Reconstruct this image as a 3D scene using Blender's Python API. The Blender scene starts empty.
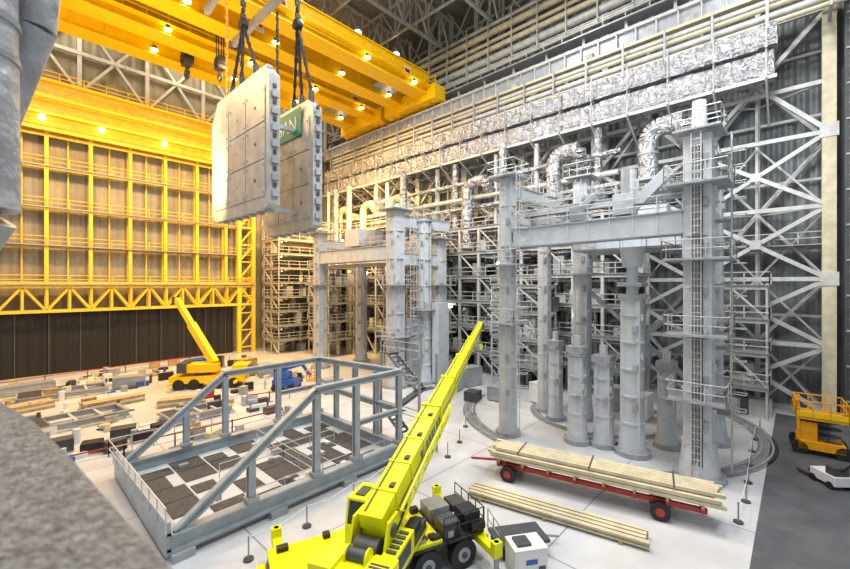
import bpy, math, random
from mathutils import Vector, Matrix
random.seed(7)
S=bpy.context.scene
S.view_settings.view_transform='Standard'
# ------------------------------------------------------------ materials
def mat(name,col,rough=.5,metal=0.,var=.12,scale=1.5,bump=0.,bscale=12.,emis=0.,wave=None,brick=None,ecol=None,voro=False):
    m=bpy.data.materials.new(name); m.use_nodes=True
    N=m.node_tree.nodes; L=m.node_tree.links
    p=N['Principled BSDF']; p.inputs['Roughness'].default_value=rough; p.inputs['Metallic'].default_value=metal
    tc=N.new('ShaderNodeTexCoord')
    c=(*col,1)
    if var>0:
        n=N.new('ShaderNodeTexNoise'); n.inputs['Scale'].default_value=scale; n.inputs['Detail'].default_value=4
        L.new(tc.outputs['Object'],n.inputs['Vector'])
        r=N.new('ShaderNodeValToRGB')
        r.color_ramp.elements[0].position=.35; r.color_ramp.elements[1].position=.65
        r.color_ramp.elements[0].color=(*[max(0,x*(1-var)) for x in col],1)
        r.color_ramp.elements[1].color=(*[min(1,x*(1+var)) for x in col],1)
        L.new(n.outputs['Fac'],r.inputs['Fac']); out=r.outputs['Color']
        if brick:
            b=N.new('ShaderNodeTexBrick'); b.inputs['Scale'].default_value=brick; b.offset=0
            b.inputs['Mortar Size'].default_value=.005; b.inputs['Mortar'].default_value=(*[x*.5 for x in col],1)
            b.inputs['Brick Width'].default_value=1; b.inputs['Row Height'].default_value=1
            L.new(tc.outputs['Object'],b.inputs['Vector']); L.new(out,b.inputs['Color1']); L.new(out,b.inputs['Color2'])
            out=b.outputs['Color']
        L.new(out,p.inputs['Base Color'])
    else: p.inputs['Base Color'].default_value=c
    h=None
    if wave:
        w=N.new('ShaderNodeTexWave'); w.bands_direction=wave[0]; w.inputs['Scale'].default_value=wave[1]
        L.new(tc.outputs['Object'],w.inputs['Vector']); h=w.outputs['Fac']; bs=wave[2]; dist=.15
    elif voro:
        n2=N.new('ShaderNodeTexVoronoi'); n2.inputs['Scale'].default_value=bscale
        n3=N.new('ShaderNodeTexNoise'); n3.inputs['Scale'].default_value=bscale*.8; n3.inputs['Detail'].default_value=5
        L.new(tc.outputs['Object'],n3.inputs['Vector']); L.new(n3.outputs['Color'],n2.inputs['Vector'])
        mx=N.new('ShaderNodeMath'); mx.operation='ADD'; L.new(n3.outputs['Fac'],mx.inputs[0]); L.new(n2.outputs['Distance'],mx.inputs[1])
        h=mx.outputs[0]; bs=bump; dist=.5
    elif bump>0:
        n2=N.new('ShaderNodeTexNoise'); n2.inputs['Scale'].default_value=bscale; n2.inputs['Detail'].default_value=6
        L.new(tc.outputs['Object'],n2.inputs['Vector']); h=n2.outputs['Fac']; bs=bump; dist=.1
    if h:
        bp=N.new('ShaderNodeBump'); bp.inputs['Strength'].default_value=bs; bp.inputs['Distance'].default_value=dist
        L.new(h,bp.inputs['Height']); L.new(bp.outputs['Normal'],p.inputs['Normal'])
    if emis>0:
        p.inputs['Emission Color'].default_value=(*(ecol or col),1); p.inputs['Emission Strength'].default_value=emis
    return m
GREY=mat('grey_painted_steel',(.33,.35,.37),.4,.2)
LGREY=mat('light_grey_steel',(.52,.55,.58),.38,.15,.06)
BLUEG=mat('blue_grey_steel',(.34,.39,.43),.4,.2)
DGREY=mat('dark_grey_steel',(.07,.075,.08),.5,.3)
WHITE=mat('white_steel',(.52,.525,.5),.4,.15)
CREAM=mat('cream_steel',(.58,.52,.36),.45,.1)
YEL=mat('crane_yellow',(.88,.53,.0),.35,0,.05)
YWALL=mat('ochre_frame',(.8,.5,.03),.45,0,.08)
YCOR=mat('corrugated_yellow',(.7,.38,.008),.4,0,.12,wave=('Z',.35,1.))
NEON=mat('lime_yellow_paint',(.76,.76,.0),.3,0,.05)
FOIL=mat('foil_insulation',(.5,.51,.53),.33,.75,.22,2.2,bump=1.,bscale=1.6,voro=True)
LAG=mat('grey_pipe_lagging',(.42,.43,.45),.5,.3,.2,3.,bump=.6,bscale=5)
PANEL=mat('wall_cladding',(.21,.23,.235),.45,.25,.15,.4,wave=('Y',.35,.7))
PANELB=mat('tan_cladding',(.27,.245,.18),.5,.1,.2,.25,wave=('X',.3,.5))
DOORM=mat('black_door',(.008,.007,.006),.6,0,.2,wave=('X',.25,.8))
ROOFM=mat('roof_deck',(.25,.26,.24),.6,.2,wave=('Y',.3,.5))
FLOORM=mat('floor_coating',(.5,.515,.53),.3,0,.1,.35,brick=.12)
DFLOOR=mat('dark_floor',(.085,.09,.1),.5,0,.2,.6)
TRACK=mat('floor_track_steel',(.22,.23,.24),.5,.2)
BLACK=mat('black_rubber',(.012,.012,.014),.6,0,.2)
RED=mat('red_paint',(.4,.03,.02),.4,0)
ORG=mat('orange_paint',(.78,.33,.0),.4,0,.08)
BLUE=mat('blue_paint',(.02,.1,.4),.4,0)
GREEN=mat('green_banner',(.0,.22,.15),.6,0,.1)
WOOD=mat('wood',(.38,.25,.12),.7,0,.25,3)
WPLAS=mat('white_plastic',(.7,.7,.68),.4,0,.03)
CONC=mat('rough_concrete',(.44,.42,.39),.85,0,.4,45,bump=1.,bscale=70)
CASTM=mat('cast_panel',(.38,.4,.4),.42,.2,.15,.8)
PLATE=mat('dark_grating',(.06,.065,.075),.55,.3,.25,4,bump=.3,bscale=30)
GLASS=mat('dark_glass',(.02,.03,.035),.1,.0,0)
LAMPW=mat('lamp_white',(1,.95,.85),.5,0,0,emis=12,ecol=(1,.92,.75))
LAMPO=mat('lamp_warm',(1,.8,.4),.5,0,0,emis=14,ecol=(1,.75,.4))
LAMPG=mat('lamp_green',(.5,1,.9),.5,0,0,emis=8,ecol=(.3,1,.75))
# ------------------------------------------------------------ mesh builder
class M:
    def __init__(s,name,mats,smooth=False):
        s.n=name; s.mats=mats; s.v=[]; s.f=[]; s.mi=[]; s.sm=[]; s.T=Matrix.Identity(4)
    def add(s,vs,fs,m=0,sm=False):
        o=len(s.v); s.v+= [s.T@Vector(v) for v in vs]
        for f in fs: s.f.append([o+i for i in f]); s.mi.append(m); s.sm.append(sm)
    def box(s,c,d,m=0,rz=0):
        x,y,z=[k/2 for k in d]; R=Matrix.Rotation(rz,3,'Z')
        vs=[Vector(c)+R@Vector((i*x,j*y,k*z)) for i in(-1,1) for j in(-1,1) for k in(-1,1)]
        s.add(vs,[(0,1,3,2),(4,6,7,5),(0,4,5,1),(2,3,7,6),(0,2,6,4),(1,5,7,3)],m)
    def bb(s,x0,x1,y0,y1,z0,z1,m=0): s.box(((x0+x1)/2,(y0+y1)/2,(z0+z1)/2),(x1-x0,y1-y0,z1-z0),m)
    def fr(s,p,q):
        p=Vector(p);q=Vector(q);d=(q-p)
        if d.length<1e-6:d=Vector((0,0,1))
        d.normalize(); up=Vector((0,0,1)) if abs(d.z)<.98 else Vector((0,1,0))
        a=d.cross(up).normalized(); b=a.cross(d).normalized(); return p,q,a,b
    def beam(s,p,q,w,h=None,m=0,w2=None,h2=None):
        h=h or w; w2=w2 or w; h2=h2 or h
        p,q,a,b=s.fr(p,q); vs=[]
        for P,W,H in((p,w,h),(q,w2,h2)):
            for i,j in((-1,-1),(1,-1),(1,1),(-1,1)): vs.append(P+a*i*W/2+b*j*H/2)
        s.add(vs,[(0,1,2,3),(7,6,5,4),(0,4,5,1),(1,5,6,2),(2,6,7,3),(3,7,4,0)],m)
    def ib(s,p,q,w,h,m=0,t=.08):
        p,q,a,b=s.fr(p,q)
        s.beam(p,q,t,h,m)
        for k in(-1,1): o=b*k*(h/2-t/2); s.beam(p+o,q+o,w,t*1.2,m)
    def tube(s,p,q,r,m=0,n=10,r2=None,cap=True):
        r2=r if r2 is None else r2; p,q,a,b=s.fr(p,q); vs=[]
        for P,R in((p,r),(q,r2)):
            for i in range(n):
                t=2*math.pi*i/n; vs.append(P+a*math.cos(t)*R+b*math.sin(t)*R)
        s.add(vs,[(i,(i+1)%n,n+(i+1)%n,n+i) for i in range(n)],m,True)
        if cap:
            s.add(vs[:n],[tuple(range(n-1,-1,-1))],m); s.add(vs[n:],[tuple(range(n))],m)
    def path(s,pts,r,m=0,n=10):
        for p,q in zip(pts,pts[1:]): s.tube(p,q,r,m,n)
    def rail(s,pts,h=1.1,m=0,t=.06,sp=1.8):
        for p,q in zip(pts,pts[1:]):
            p=Vector(p);q=Vector(q);L=(q-p).length;n=max(1,int(L/sp+.5))
            for i in range(n+1):
                a=p.lerp(q,i/n); s.beam(a,a+Vector((0,0,h)),t,t,m)
            for k in(.5,1.): o=Vector((0,0,h*k)); s.beam(p+o,q+o,t,t,m)
    def ladder(s,p,q,w=.5,m=0,ax=(0,1,0),t=.06,cage=None):
        p=Vector(p);q=Vector(q);o=Vector(ax)*w/2
        s.beam(p-o,q-o,t,t,m);s.beam(p+o,q+o,t,t,m)
        n=int((q-p).length/.4)
        for i in range(1,n): c=p.lerp(q,i/n); s.beam(c-o,c+o,t*.7,t*.7,m)
        if cage:
            cg=Vector(cage)*.7
            for i in range(3,int((q-p).length/1.0)):
                c=p.lerp(q,i*1.0/(q-p).length)
                s.beam(c-o,c-o*1.2+cg,t,t,m);s.beam(c+o,c+o*1.2+cg,t,t,m);s.beam(c-o*1.2+cg,c+o*1.2+cg,t,t,m)
    def truss(s,p,q,h,n,w,m=0,w2=None,vert=True):
        p=Vector(p);q=Vector(q);H=Vector((0,0,h)); w2=w2 or w*.7
        s.beam(p,q,w,w,m); s.beam(p+H,q+H,w,w,m)
        for i in range(n):
            a=p.lerp(q,i/n);b=p.lerp(q,(i+1)/n)
            if vert:s.beam(a,a+H,w2,w2,m)
            if i%2:s.beam(a+H,b,w2,w2,m)
            else:s.beam(a,b+H,w2,w2,m)
        s.beam(q,q+H,w2,w2,m)
    def prism(s,poly,z0,z1,m=0):
        n=len(poly); vs=[(x,y,z0) for x,y in poly]+[(x,y,z1) for x,y in poly]
        s.add(vs,[tuple(range(n-1,-1,-1)),tuple(range(n,2*n))]+[(i,(i+1)%n,n+(i+1)%n,n+i) for i in range(n)],m)
    def done(s,bevel=0,parent=None):
        me=bpy.data.meshes.new(s.n); me.from_pydata([tuple(v) for v in s.v],[],s.f)
        for m in s.mats: me.materials.append(m)
        me.polygons.foreach_set('material_index',s.mi); me.polygons.foreach_set('use_smooth',s.sm)
        me.update(); o=bpy.data.objects.new(s.n,me); S.collection.objects.link(o)
        if bevel:
            b=o.modifiers.new('bevel','BEVEL'); b.width=bevel; b.segments=2; b.limit_method='ANGLE'
        if parent:o.parent=parent
        return o
# ------------------------------------------------------------ shell
m=M('floor',[FLOORM]); m.bb(-9,54,-14,76,-.3,0); m.done()
m=M('dark_floor_mat',[DFLOOR]); m.bb(16,49.5,-13,1.5,.0,.03); m.done()
m=M('wall_right',[PANEL]); m.bb(54,54.4,-14,76,0,58)
m.done()
m=M('wall_back',[PANELB]); m.bb(-9,54,74.6,75,0,58); m.done()
m=M('ceiling',[ROOFM]); m.bb(-9,54,-14,76,58,58.4); m.done()
m=M('roof_truss_frame',[WHITE])
for b in range(14,75,10): m.truss((-8,b,52),(53.6,b,52),5.6,22,.4)
for a in range(-6,54,10):
    m.truss((a,14,52.2),(a,74.4,52.2),5,18,.28)
for a in (-8,0,8,16,24,32,40,48):
    m.beam((a,74,38),(a,74,57.9),.5,.5)
    m.beam((a,74,39),(a+8 if a<44 else 53,74,50),.35,.35); m.beam((a,74,50),(a+8 if a<44 else 53,74,39),.35,.35)
for z in(39.5,44.5,50): m.beam((-8,73.9,z),(53,73.9,z),.45,.5)
m.done()
# ------------------------------------------------------------ right wall steelwork
cols=list(range(-2,77,10)); cols[-1]=73.5
m=M('steel_lattice_framework',[WHITE,CREAM,GREY])
for b in cols:
    m.beam((50,b,0),(50,b,40),1.0,.9,1 if b<0 else 0)
    m.beam((53.2,b,0),(53.2,b,57.9),.8,.8)
    z=1
    k=0
    while z<38:
        m.beam((50,b,z),(53.2,b,z),.25,.25); m.beam((50,b,z if k%2 else z+3),(53.2,b,z+3 if k%2 else z),.22,.22); z+=3;k+=1
    m.beam((50,b,40),(47.6,b,38.6),.8,.8)
    m.box((50,b,.25),(1.8,1.8,.5),2)
    for dz in(12.5,25.5): m.box((49.5,b,dz),(.15,1.2,1.2),0)
lv=[.5,6.5,12.5,19,25.5,36.5]
for b0,b1 in zip(cols,cols[1:]):
    for z in(6.5,12.5,19,25.5,30,36.5): m.beam((50,b0,z),(50,b1,z),.34,.38)
    for z in(4,9,15.5,22,28,34,43,46,50,54): m.beam((53,b0,z),(53,b1,z),.26,.26)
    for z0,z1 in zip(lv,lv[1:]):
        m.beam((49.9,b0,z0),(49.9,b1,z1),.36,.36); m.beam((50.1,b1,z0),(50.1,b0,z1),.36,.36)
        m.box((49.7,(b0+b1)/2,(z0+z1)/2),(.15,.8,.8))
    bm=(b0+b1)/2
    m.beam((53,bm,0),(53,bm,57.5),.4,.4); m.beam((51.8,bm,0),(51.8,bm,38),.22,.22)
    for i,(z0,z1) in enumerate(((0,12.5),(12.5,25.5),(25.5,38.5))):
        m.beam((52.9,b0,z0),(52.9,b1,z1),.28,.28); m.beam((53.1,b1,z0),(53.1,b0,z1),.28,.28)
    for z0,z1 in((0,6.5),(6.5,12.5),(12.5,19),(19,25.5),(42,50),(50,57.5)):
        for u0,u1 in((b0,bm),(bm,b1)):
            m.beam((51.8,u0,z0),(51.8,u1,z1),.17,.17); m.beam((51.9,u1,z0),(51.9,u0,z1),.17,.17)
    for z in(6.5,19,30): m.beam((50,b0,z),(53.2,bm,z),.2,.2); m.beam((53.2,bm,z),(50,b1,z),.2,.2)
    if b0>=8:
        m.bb(50.5,52.8,b0,b1,22.3,22.4,2); m.rail([(50.4,b0,22.4),(50.4,b1,22.4)],1.1,0,.07,2)
    m.bb(50.5,52.8,b0,b1,15.6,15.7,2); m.rail([(50.4,b0,15.7),(50.4,b1,15.7)],1.1,0,.07,2)
m.done()
m=M('crane_runway_girder',[CREAM,WHITE,GREY,YEL])
m.beam((48.2,-13,40.3),(48.2,74,40.3),1.0,.3,1);m.beam((48.2,-13,38.4),(48.2,74,38.4),1.2,.3,0);m.beam((48.2,-13,39.3),(48.2,74,39.3),.3,2,2)
for i in range(44):
    b=-13+i*2; m.box((47.95,b,39.35),(.5,.12,1.9),1)
m.beam((48.2,-13,40.6),(48.2,74,40.6),.2,.3,2)
m.beam((49.6,-13,42.4),(49.6,74,42.4),1.8,.2,2)
m.rail([(48.8,-13,42.5),(48.8,74,42.5)],1.2,1,.09,2.5)
for i in range(18):
    b=-10+i*4.9; m.beam((49.6,b,42.4),(53,b,44.6),.3,.3,1); m.beam((49.6,b,42.4),(50,b,40),.3,.3,1)
m.done()
m=M('pipe_rack',[WHITE,CREAM,GREY])
for k,(z,a,r) in enumerate(((37.5,47.6,.3),(36.8,47.2,.24),(36.1,47.5,.34),(35.3,47.1,.22),(46,51.,.55),(47.4,50.8,.4),(44.6,50.9,.4),(50,51.,.5),(51.2,51,.3),(48.6,51,.3))):
    m.tube((a,-13,z),(a,70.5,z),r,k%2,8)
for i in range(21):
    b=-10+i*4; m.beam((50,b,35.0),(46.7,b,35.0),.2,.25,2);m.beam((46.7,b,34.9),(46.7,b,38.2),.2,.2,2); m.beam((53,b,45.2),(50.3,b,45.2),.18,.2,0); m.beam((50.3,b,44),(50.3,b,51.8),.16,.16,0)
m.done()
m=M('insulated_air_duct',[FOIL,GREY,WHITE])
for z,h,b0 in((33.65,2.0,1.3),(31.15,2.1,1.5)):
    b=b0
    while b<70.2:
        L=random.choice((1.1,1.4,1.7)); e=min(b+L,70.6)
        dz=random.uniform(-.06,.06); da=random.uniform(-.1,.08)
        m.bb(45.6+da,47.5,b,e-.08,z-h/2+dz,z+h/2+dz,0); m.bb(45.65,47.5,e-.1,e,z-h/2-.04,z+h/2+.04,1 if random.random()<.6 else 0); b=e
    m.rail([(45.1,b0,z-h/2-.2),(45.1,70.5,z-h/2-.2)],.7,1,.06,2.2)
m.beam((45.2,1.3,29.8),(45.2,70.5,29.8),.14,.3,2)
for i in range(19):
    b=2+i*3.7
    m.beam((44.9,b,32.4),(50,b,32.4),.18,.2,1); m.beam((44.9,b,29.8),(50,b,29.8),.18,.22,1); m.beam((45.1,b,29.6),(45.1,b,34.8),.12,.12,1)
    m.beam((45.1,b,29.6),(50,b,27),.15,.15,2)
m.done()
def goose(a,b,z,drop,r,L=3.,mt=None):
    m=M('gooseneck_air_duct',[mt or FOIL,GREY])
    pts=[(a,b-L,z),(a,b-1.3,z)]
    for i in range(1,7):
        t=i/6*math.pi/2; pts.append((a,b-1.3+1.3*math.sin(t),z-1.3+1.3*math.cos(t)))
    pts.append((a,b,z-drop)); m.path(pts,r,0,14)
    pts=[(a,b-L,z)]
    for i in range(1,6):
        t=i/5*math.pi/2; pts.append((a+1.3*(1-math.cos(t))+0,b-L,z-1.3*math.sin(t)+0))
    pts[-1]=(a+1.6,b-L,z-1.2); pts.append((50,b-L,z-1.4)); m.path(pts,r*.95,0,14)
    m.tube((a,b,z-drop+.1),(a,b,z-drop-.1),r*1.15,1,14); m.tube((a,b,z-drop*.5+.1),(a,b,z-drop*.5-.1),r*1.08,1,14)
    m.beam((a,b,z-drop*.6),(50,b,z-drop*.6),.2,.2,1)
    m.done()
for a,b,z,dr,r in((44.2,10.9,27.4,5,.9),(44.6,21,27.2,5,.8),(44.5,33.5,26,9,.7)): goose(a,b,z,dr,r)
for b in(49,56.5,63.5): goose(44.5,b,26,5,.6,2.4,CREAM)  # cream colour paints in the warm light falling on these far ducts
m=M('vertical_riser_pipe',[FOIL,WHITE,GREY,CREAM])
for b,r,z0,k in((16.5,.45,20,0),(24,.35,20,1),(27,.5,0,0),(30,.3,20,1),(37,.5,20,0),(40.5,.4,20,0),(45,.55,0,0),(52,.4,22,1),(55,.5,22,0),(59,.45,0,3),(63,.5,0,0),(65.5,.3,0,3),(69,.5,0,0)):
    m.tube((46.3 if z0 else 43.3,b,z0),(46.3 if z0 else 43.3,b,29.6),r,k,10)
    for z in range(int(z0)+2,29,4): m.tube((46.3 if z0 else 43.3,b,z),(46.3 if z0 else 43.3,b,z+.15),r*1.2,2,10)
for z,a in((24,45.2),(22.8,45.5),(26.5,46)): m.tube((a,14,z),(a,70,z),.3,0 if a>45.3 else 1,8)
m.done()
def gallery(nm,a0,a1,b0,b1,levels,mt,sp=4.,post=.28,boxes=.9):
    m=M(nm,[mt,GREY,FOIL,WHITE,BLUEG,DGREY,YEL]); n=max(1,int((b1-b0)/sp))
    for i in range(n+1):
        b=b0+(b1-b0)*i/n
        for a in(a0,a1): m.beam((a,b,0),(a,b,levels[-1]+.1),post,post,0)
        for z in levels: m.beam((a0,b,z-.2),(a1,b,z-.2),.2,.3,0)
    pz=0
    for z in levels:
        m.bb(a0-.3,a1,b0-.2,b1+.2,z-.08,z,1)
        for a in(a0,a1): m.beam((a,b0,z-.25),(a,b1,z-.25),.2,.4,0)
        m.rail([(a1,b0-.2,z),(a0-.3,b0-.2,z),(a0-.3,b1,z)],1.1,3,.075,2)
        for i in range(n):
            u=b0+(b1-b0)*i/n;w=b0+(b1-b0)*(i+1)/n
            if (i+int(z))%2==0: m.beam((a0,u,pz),(a0,w,z-.3),.16,.16,0)
            if random.random()<boxes:
                for q in range(2):
                    h=random.uniform(.6,2.4)
                    m.box((random.uniform(a0+.6,a1-.6),random.uniform(u,w),pz+h/2),(random.uniform(.5,1.6),random.uniform(.5,1.8),h),random.choice((1,2,3,3,4,4,5,2)))
            if random.random()<boxes*.5: m.tube(((a0+a1)/2,(u+w)/2,pz),((a0+a1)/2,(u+w)/2,z),random.uniform(.2,.5),random.choice((1,2,3)),10)
        if boxes>.3: m.tube((a0+.5,b0,z-.7),(a0+.5,b1,z-.7),.22,2,8); m.bb(a0+1,a0+1.6,b0,b1,z-.6,z-.45,1)
        pz=z
    m.done()
gallery('equipment_gallery',44,48.5,12,44,(3.3,6.6,9.9,13.2,16.5,19.8),WHITE,3.2,.3)
gallery('equipment_gallery',44.5,48.5,46,60,(4.5,9,13.5,18,22),WHITE,3.5)
gallery('equipment_gallery',40.2,42.8,36,46,(3.5,7,10.5,14,17.5),WHITE,2.5,.2)
gallery('equipment_gallery',40.8,43,20,27,(3,6,9,12),WHITE,2.4,.18)
gallery('scaffold_tower',33,43,65,70.5,(2.5,5,7.5,10,12.5,15,17.5,20,22.5),CREAM,2.,.14,.5)
gallery('scaffold_tower',37,42,56,62,(3,6,9,12,15),CREAM,2.,.14,.9)
gallery('scaffold_tower',43.5,49,62,70.5,(3.2,6.4,9.6,12.8,16,19.2,22.4),CREAM,2.2,.16,.6)
gallery('scaffold_tower',46,49,2,7,(3,6,9,12),WHITE,2.2,.14,.3)
# ------------------------------------------------------------ back yellow wall
m=M('yellow_partition_wall',[YWALL,PANELB,YCOR,GREY,YEL])
m.bb(-9,31.5,73.9,74.2,8.3,32,1)
n=9
for i in range(n+1):
    a=-9+40.5*i/n; m.beam((a,72.2,8.3),(a,72.2,32),.42,.5,0); m.beam((a,73.6,12),(a,73.6,32),.3,.3,0)
    if i<n: m.beam((a+2.25,73.4,12),(a+2.25,73.4,32),.16,.25,0)
    for z in(17,22,27.4): m.beam((a,72.2,z),(a,73.8,z),.2,.2,0)
for z in(12.2,22,27.4,31.6): m.beam((-9,72.1,z),(31.5,72.1,z),.36,.35,0)
for z in(17,): m.beam((-9,73.4,z),(31.5,73.4,z),.2,.2,0)
m.truss((-9,71.5,8.5),(31.5,71.5,8.5),3.2,18,.38,0,.26)
m.truss((-9,72.7,8.5),(31.5,72.7,8.5),3.2,18,.38,0,.26)
m.bb(-9,31.5,70.9,72.7,11.95,12.1,3); m.rail([(-9,71,12.1),(31.5,71,12.1)],1.1,0,.08,2.2)
for z in(17,22,27.4): 
    m.bb(-9,31.5,71.6,73.4,z+.1,z+.2,3); m.rail([(-9,71.6,z+.2),(31.5,71.6,z+.2)],1.1,0,.07,2.2)
for a in(31.5,29): m.beam((a,71.6,0),(a,71.6,32),.6,.6,0)
for z in range(1,31,3): m.beam((29,71.6,z),(31.5,71.6,z+3),.25,.25,0); m.beam((29,71.6,z),(31.5,71.6,z),.2,.2,0)
m.bb(-9,45,71.2,73.2,32,38.4,2)
for z in(32.1,34.2,36.3,38.5): m.beam((-9,71.1,z),(45,71.1,z),.3,.35,4)
m.rail([(-9,71.3,38.6),(45,71.3,38.6)],1.2,4,.1,2.5)
m.done()
m=M('door_1',[DOORM,DGREY]); m.bb(-9,28.5,73.0,73.15,0,8.25,0)
for i in range(12): m.beam((-8+i*3.2,72.9,0),(-8+i*3.2,72.9,8.2),.12,.12,1)
m.done()
# ------------------------------------------------------------ overhead cranes
def sign(m,c,mi_w,mi_r):
    x,y,z=c; m.box((x,y,z),(1.5,.06,1.5),mi_w); m.box((x,y-.05,z+.1),(1.0,.06,.5),mi_r)
def bridge(nm,b1,b2):
    m=M(nm,[YEL,GREY,WPLAS,RED,LAMPW,DGREY])
    for b in(b1,b2):
        m.bb(-8,47.2,b-1.1,b+1.1,42.2,45.6,0)
        for dz in(42.25,45.5): m.bb(-8,47.2,b-1.35,b+1.35,dz-.1,dz+.1,0)
        a=-7
        while a<47: m.bb(a,a+.12,b-1.2,b+1.2,42.3,45.5,0); a+=3.2
        m.beam((-8,b,45.7),(47,b,45.7),.2,.2,5)
        s=-1 if b==b1 else 1
        m.bb(-8,47,b+s*1.3 if s>0 else b-2.3,b+2.3 if s>0 else b-1.3,43.0,43.1,0)
        m.rail([(-8,b+s*2.3,43.1),(47,b+s*2.3,43.1)],1.2,0,.1,2.2)
        for k,a in enumerate((4,14,24,34,43)):
            m.tube((a,b-1.9,42.95),(a,b-1.9,42.5),.25,5,10); m.tube((a,b-1.9,42.5),(a,b-1.9,42.42),.42,4,12)
        for a in(22,42): sign(m,(a,b-1.42,43.9),2,3)
    m.bb(46.4,49,b1-3,b2+3,41.1,43.4,0)
    m.bb(-8.6,-7,b1-3,b2+3,41.1,43.4,0)
    for b in(b1-2.2,b1-.4,b2+.4,b2+2.2):
        m.tube((47.9,b,41),(48.4,b,41),.45,5,14)
        m.bb(47.2,48.9,b-.6,b+.6,40.9,41.7,0)
    m.rail([(46.6,b1-3,43.4),(46.6,b2+3,43.4)],1.1,0,.1,1.8)
    m.bb(40,44,b1+1.3,b2-1.3,43.0,43.2,1)
    m.bb(12,22,b1-1,b2+1,46,47.3,0); m.tube((14,b1,48.2),(14,b2,48.2),.9,1,16); m.tube((19,b1,48.2),(19,b2,48.2),.9,1,16)
    m.bb(15.5,18,b1+1,b2-1,47.3,49.3,1)
    return m.done(.03)
bridge('bridge_crane',44.2,50); bridge('bridge_crane',57,63)
def hook(nm,a,b,z,s=1.):
    m=M(nm,[DGREY,RED,BLACK])
    for i in(-1,1):
        for j in(-1,1): m.tube((a+.25*i*s,b+.3*j*s,z+1.2*s),(a+.25*i*s,b+.3*j*s,47.),.06,2,6)
    m.box((a,b,z+.8*s),(.7*s,1.1*s,1.3*s),0); m.tube((a-.4*s,b,z+.8*s),(a+.4*s,b,z+.8*s),.62*s,2,16)
    pts=[(a,b,z+.2*s)]
    for i in range(9):
        t=math.radians(80-i*34); pts.append((a,b+.42*s*math.cos(t),z-.55*s+.42*s*math.sin(t)))
    m.path(pts,.13*s,0,8); m.done()
hook('crane_hook_block',17.5,60,41.2,1.5); hook('crane_hook_block',19,52.6,38.5,1.2)
# ------------------------------------------------------------ hanging load
m=M('suspended_steel_panel',[CASTM,DGREY,GREEN,BLACK,WPLAS,ORG,GREY])
def slab(a0,a1,b0,b1,z0,z1):
    c=.9; t=a1-a0
    poly=[(b0,z0+c*.4),(b0+c,z0),(b1-c,z0),(b1,z0+c),(b1,z1-c*2),(b1-c*.8,z1-c*1.2),(b1-c*1.6,z1),(b0+c,z1),(b0,z1-c)]
    n=len(poly); vs=[(a0,y,z) for y,z in poly]+[(a1,y,z) for y,z in poly]
    m.add(vs,[tuple(range(n-1,-1,-1)),tuple(range(n,2*n))]+[(i,(i+1)%n,n+(i+1)%n,n+i) for i in range(n)],0)
    for k in range(3):
        y0=b0+.6+k*(b1-b0-1.2)/3; y1=y0+(b1-b0-1.2)/3-.15
        for j in range(3):
            u0=z0+1.1+j*(z1-z0-2.6)/3; u1=u0+(z1-z0-2.6)/3-.15
            m.bb(a0-.07,a0,y0,y1,u0,u1,0)
            for y in(y0+.35,y1-.35):
                for u in(u0+.35,u1-.35): m.tube((a0-.12,y,u),(a0-.04,y,u),.1,6,8)
            m.tube((a0-.1,(y0+y1)/2,(u0+u1)/2),(a0-.05,(y0+y1)/2,(u0+u1)/2),.15,6 if k else 1,10)
    z=z0+1.2
    while z<z1-1.5:
        m.box(((a0+a1)/2,b0-.12,z),(t*.6,.25,.5),6); m.box(((a0+a1)/2,b0-.06,z+.7),(t*.3,.12,.3),1)
        m.box(((a0+a1)/2,b1+.1,z),(t*.5,.25,.5),6); z+=1.35
    y=b0+1
    while y<b1-1.5: m.box(((a0+a1)/2,y,z0-.1),(t*.5,.5,.25),6); m.box(((a0+a1)/2,y,z1+.1),(t*.5,.4,.25),6); y+=1.5
slab(15,15.95,31.2,43.6,18.2,30)
slab(20,20.95,32.8,43,17.2,29.4)
m.beam((15.95,36,27),(20,36,27),.4,.4,6); m.beam((15.95,36,19),(20,36,19),.4,.4,6); m.beam((15.95,40,27),(20,40,27),.4,.4,6)
m.bb(19.8,19.84,34.6,40,26.3,29,2)
def sling(p,q,mi=3,r=.13):
    p=Vector(p);q=Vector(q);n=int((q-p).length/.55)
    for i in range(n):
        a=p.lerp(q,i/n);b=p.lerp(q,(i+.8)/n)
        if i%2:m.beam(a,b,r*2.4,r,mi)
        else:m.beam(a,b,r,r*2.4,mi)
def apex(p,feet,mi=3):
    m.tube((p[0]-.3,p[1],p[2]),(p[0]+.3,p[1],p[2]),.5,3,12)
    for f in feet:
        m.tube(p,f,.13,mi,8); sling(p,f,mi,.14); m.tube(f,(f[0],f[1],f[2]-1.3),.28,1,10)
    sling(p,(p[0],p[1],42),3,.2)
apex((16,38.5,36.6),[(15.4,34.5,31),(15.4,37.4,31),(15.6,40.,31)])
apex((19.5,34.7,36.6),[(20.4,33.8,30.4),(20.4,37,30.4),(20.4,35.5,30.4)])
sling((15.4,41,41),(15.4,40.6,30),5,.12); sling((20.4,40.5,41),(20.4,40.5,29),3,.12)
m.beam((15,33,41.7),(15.6,47,41.7),.5,.8,6);m.beam((20,33,41.7),(20,51,41.7),.5,.8,6); m.beam((16,33,41.6),(21,33,41.6),.4,.5,6)
LOAD=m.done()
cu=bpy.data.curves.new('banner_text','FONT'); cu.body='SAN'; cu.size=1.9; cu.extrude=.01; cu.align_x='CENTER'
cu.materials.append(WPLAS); to=bpy.data.objects.new('banner_text',cu); S.collection.objects.link(to)
to.matrix_world=Matrix(((0,0,-1,19.77),(-1,0,0,37.2),(0,1,0,26.95),(0,0,0,1))); to.parent=LOAD
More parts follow.
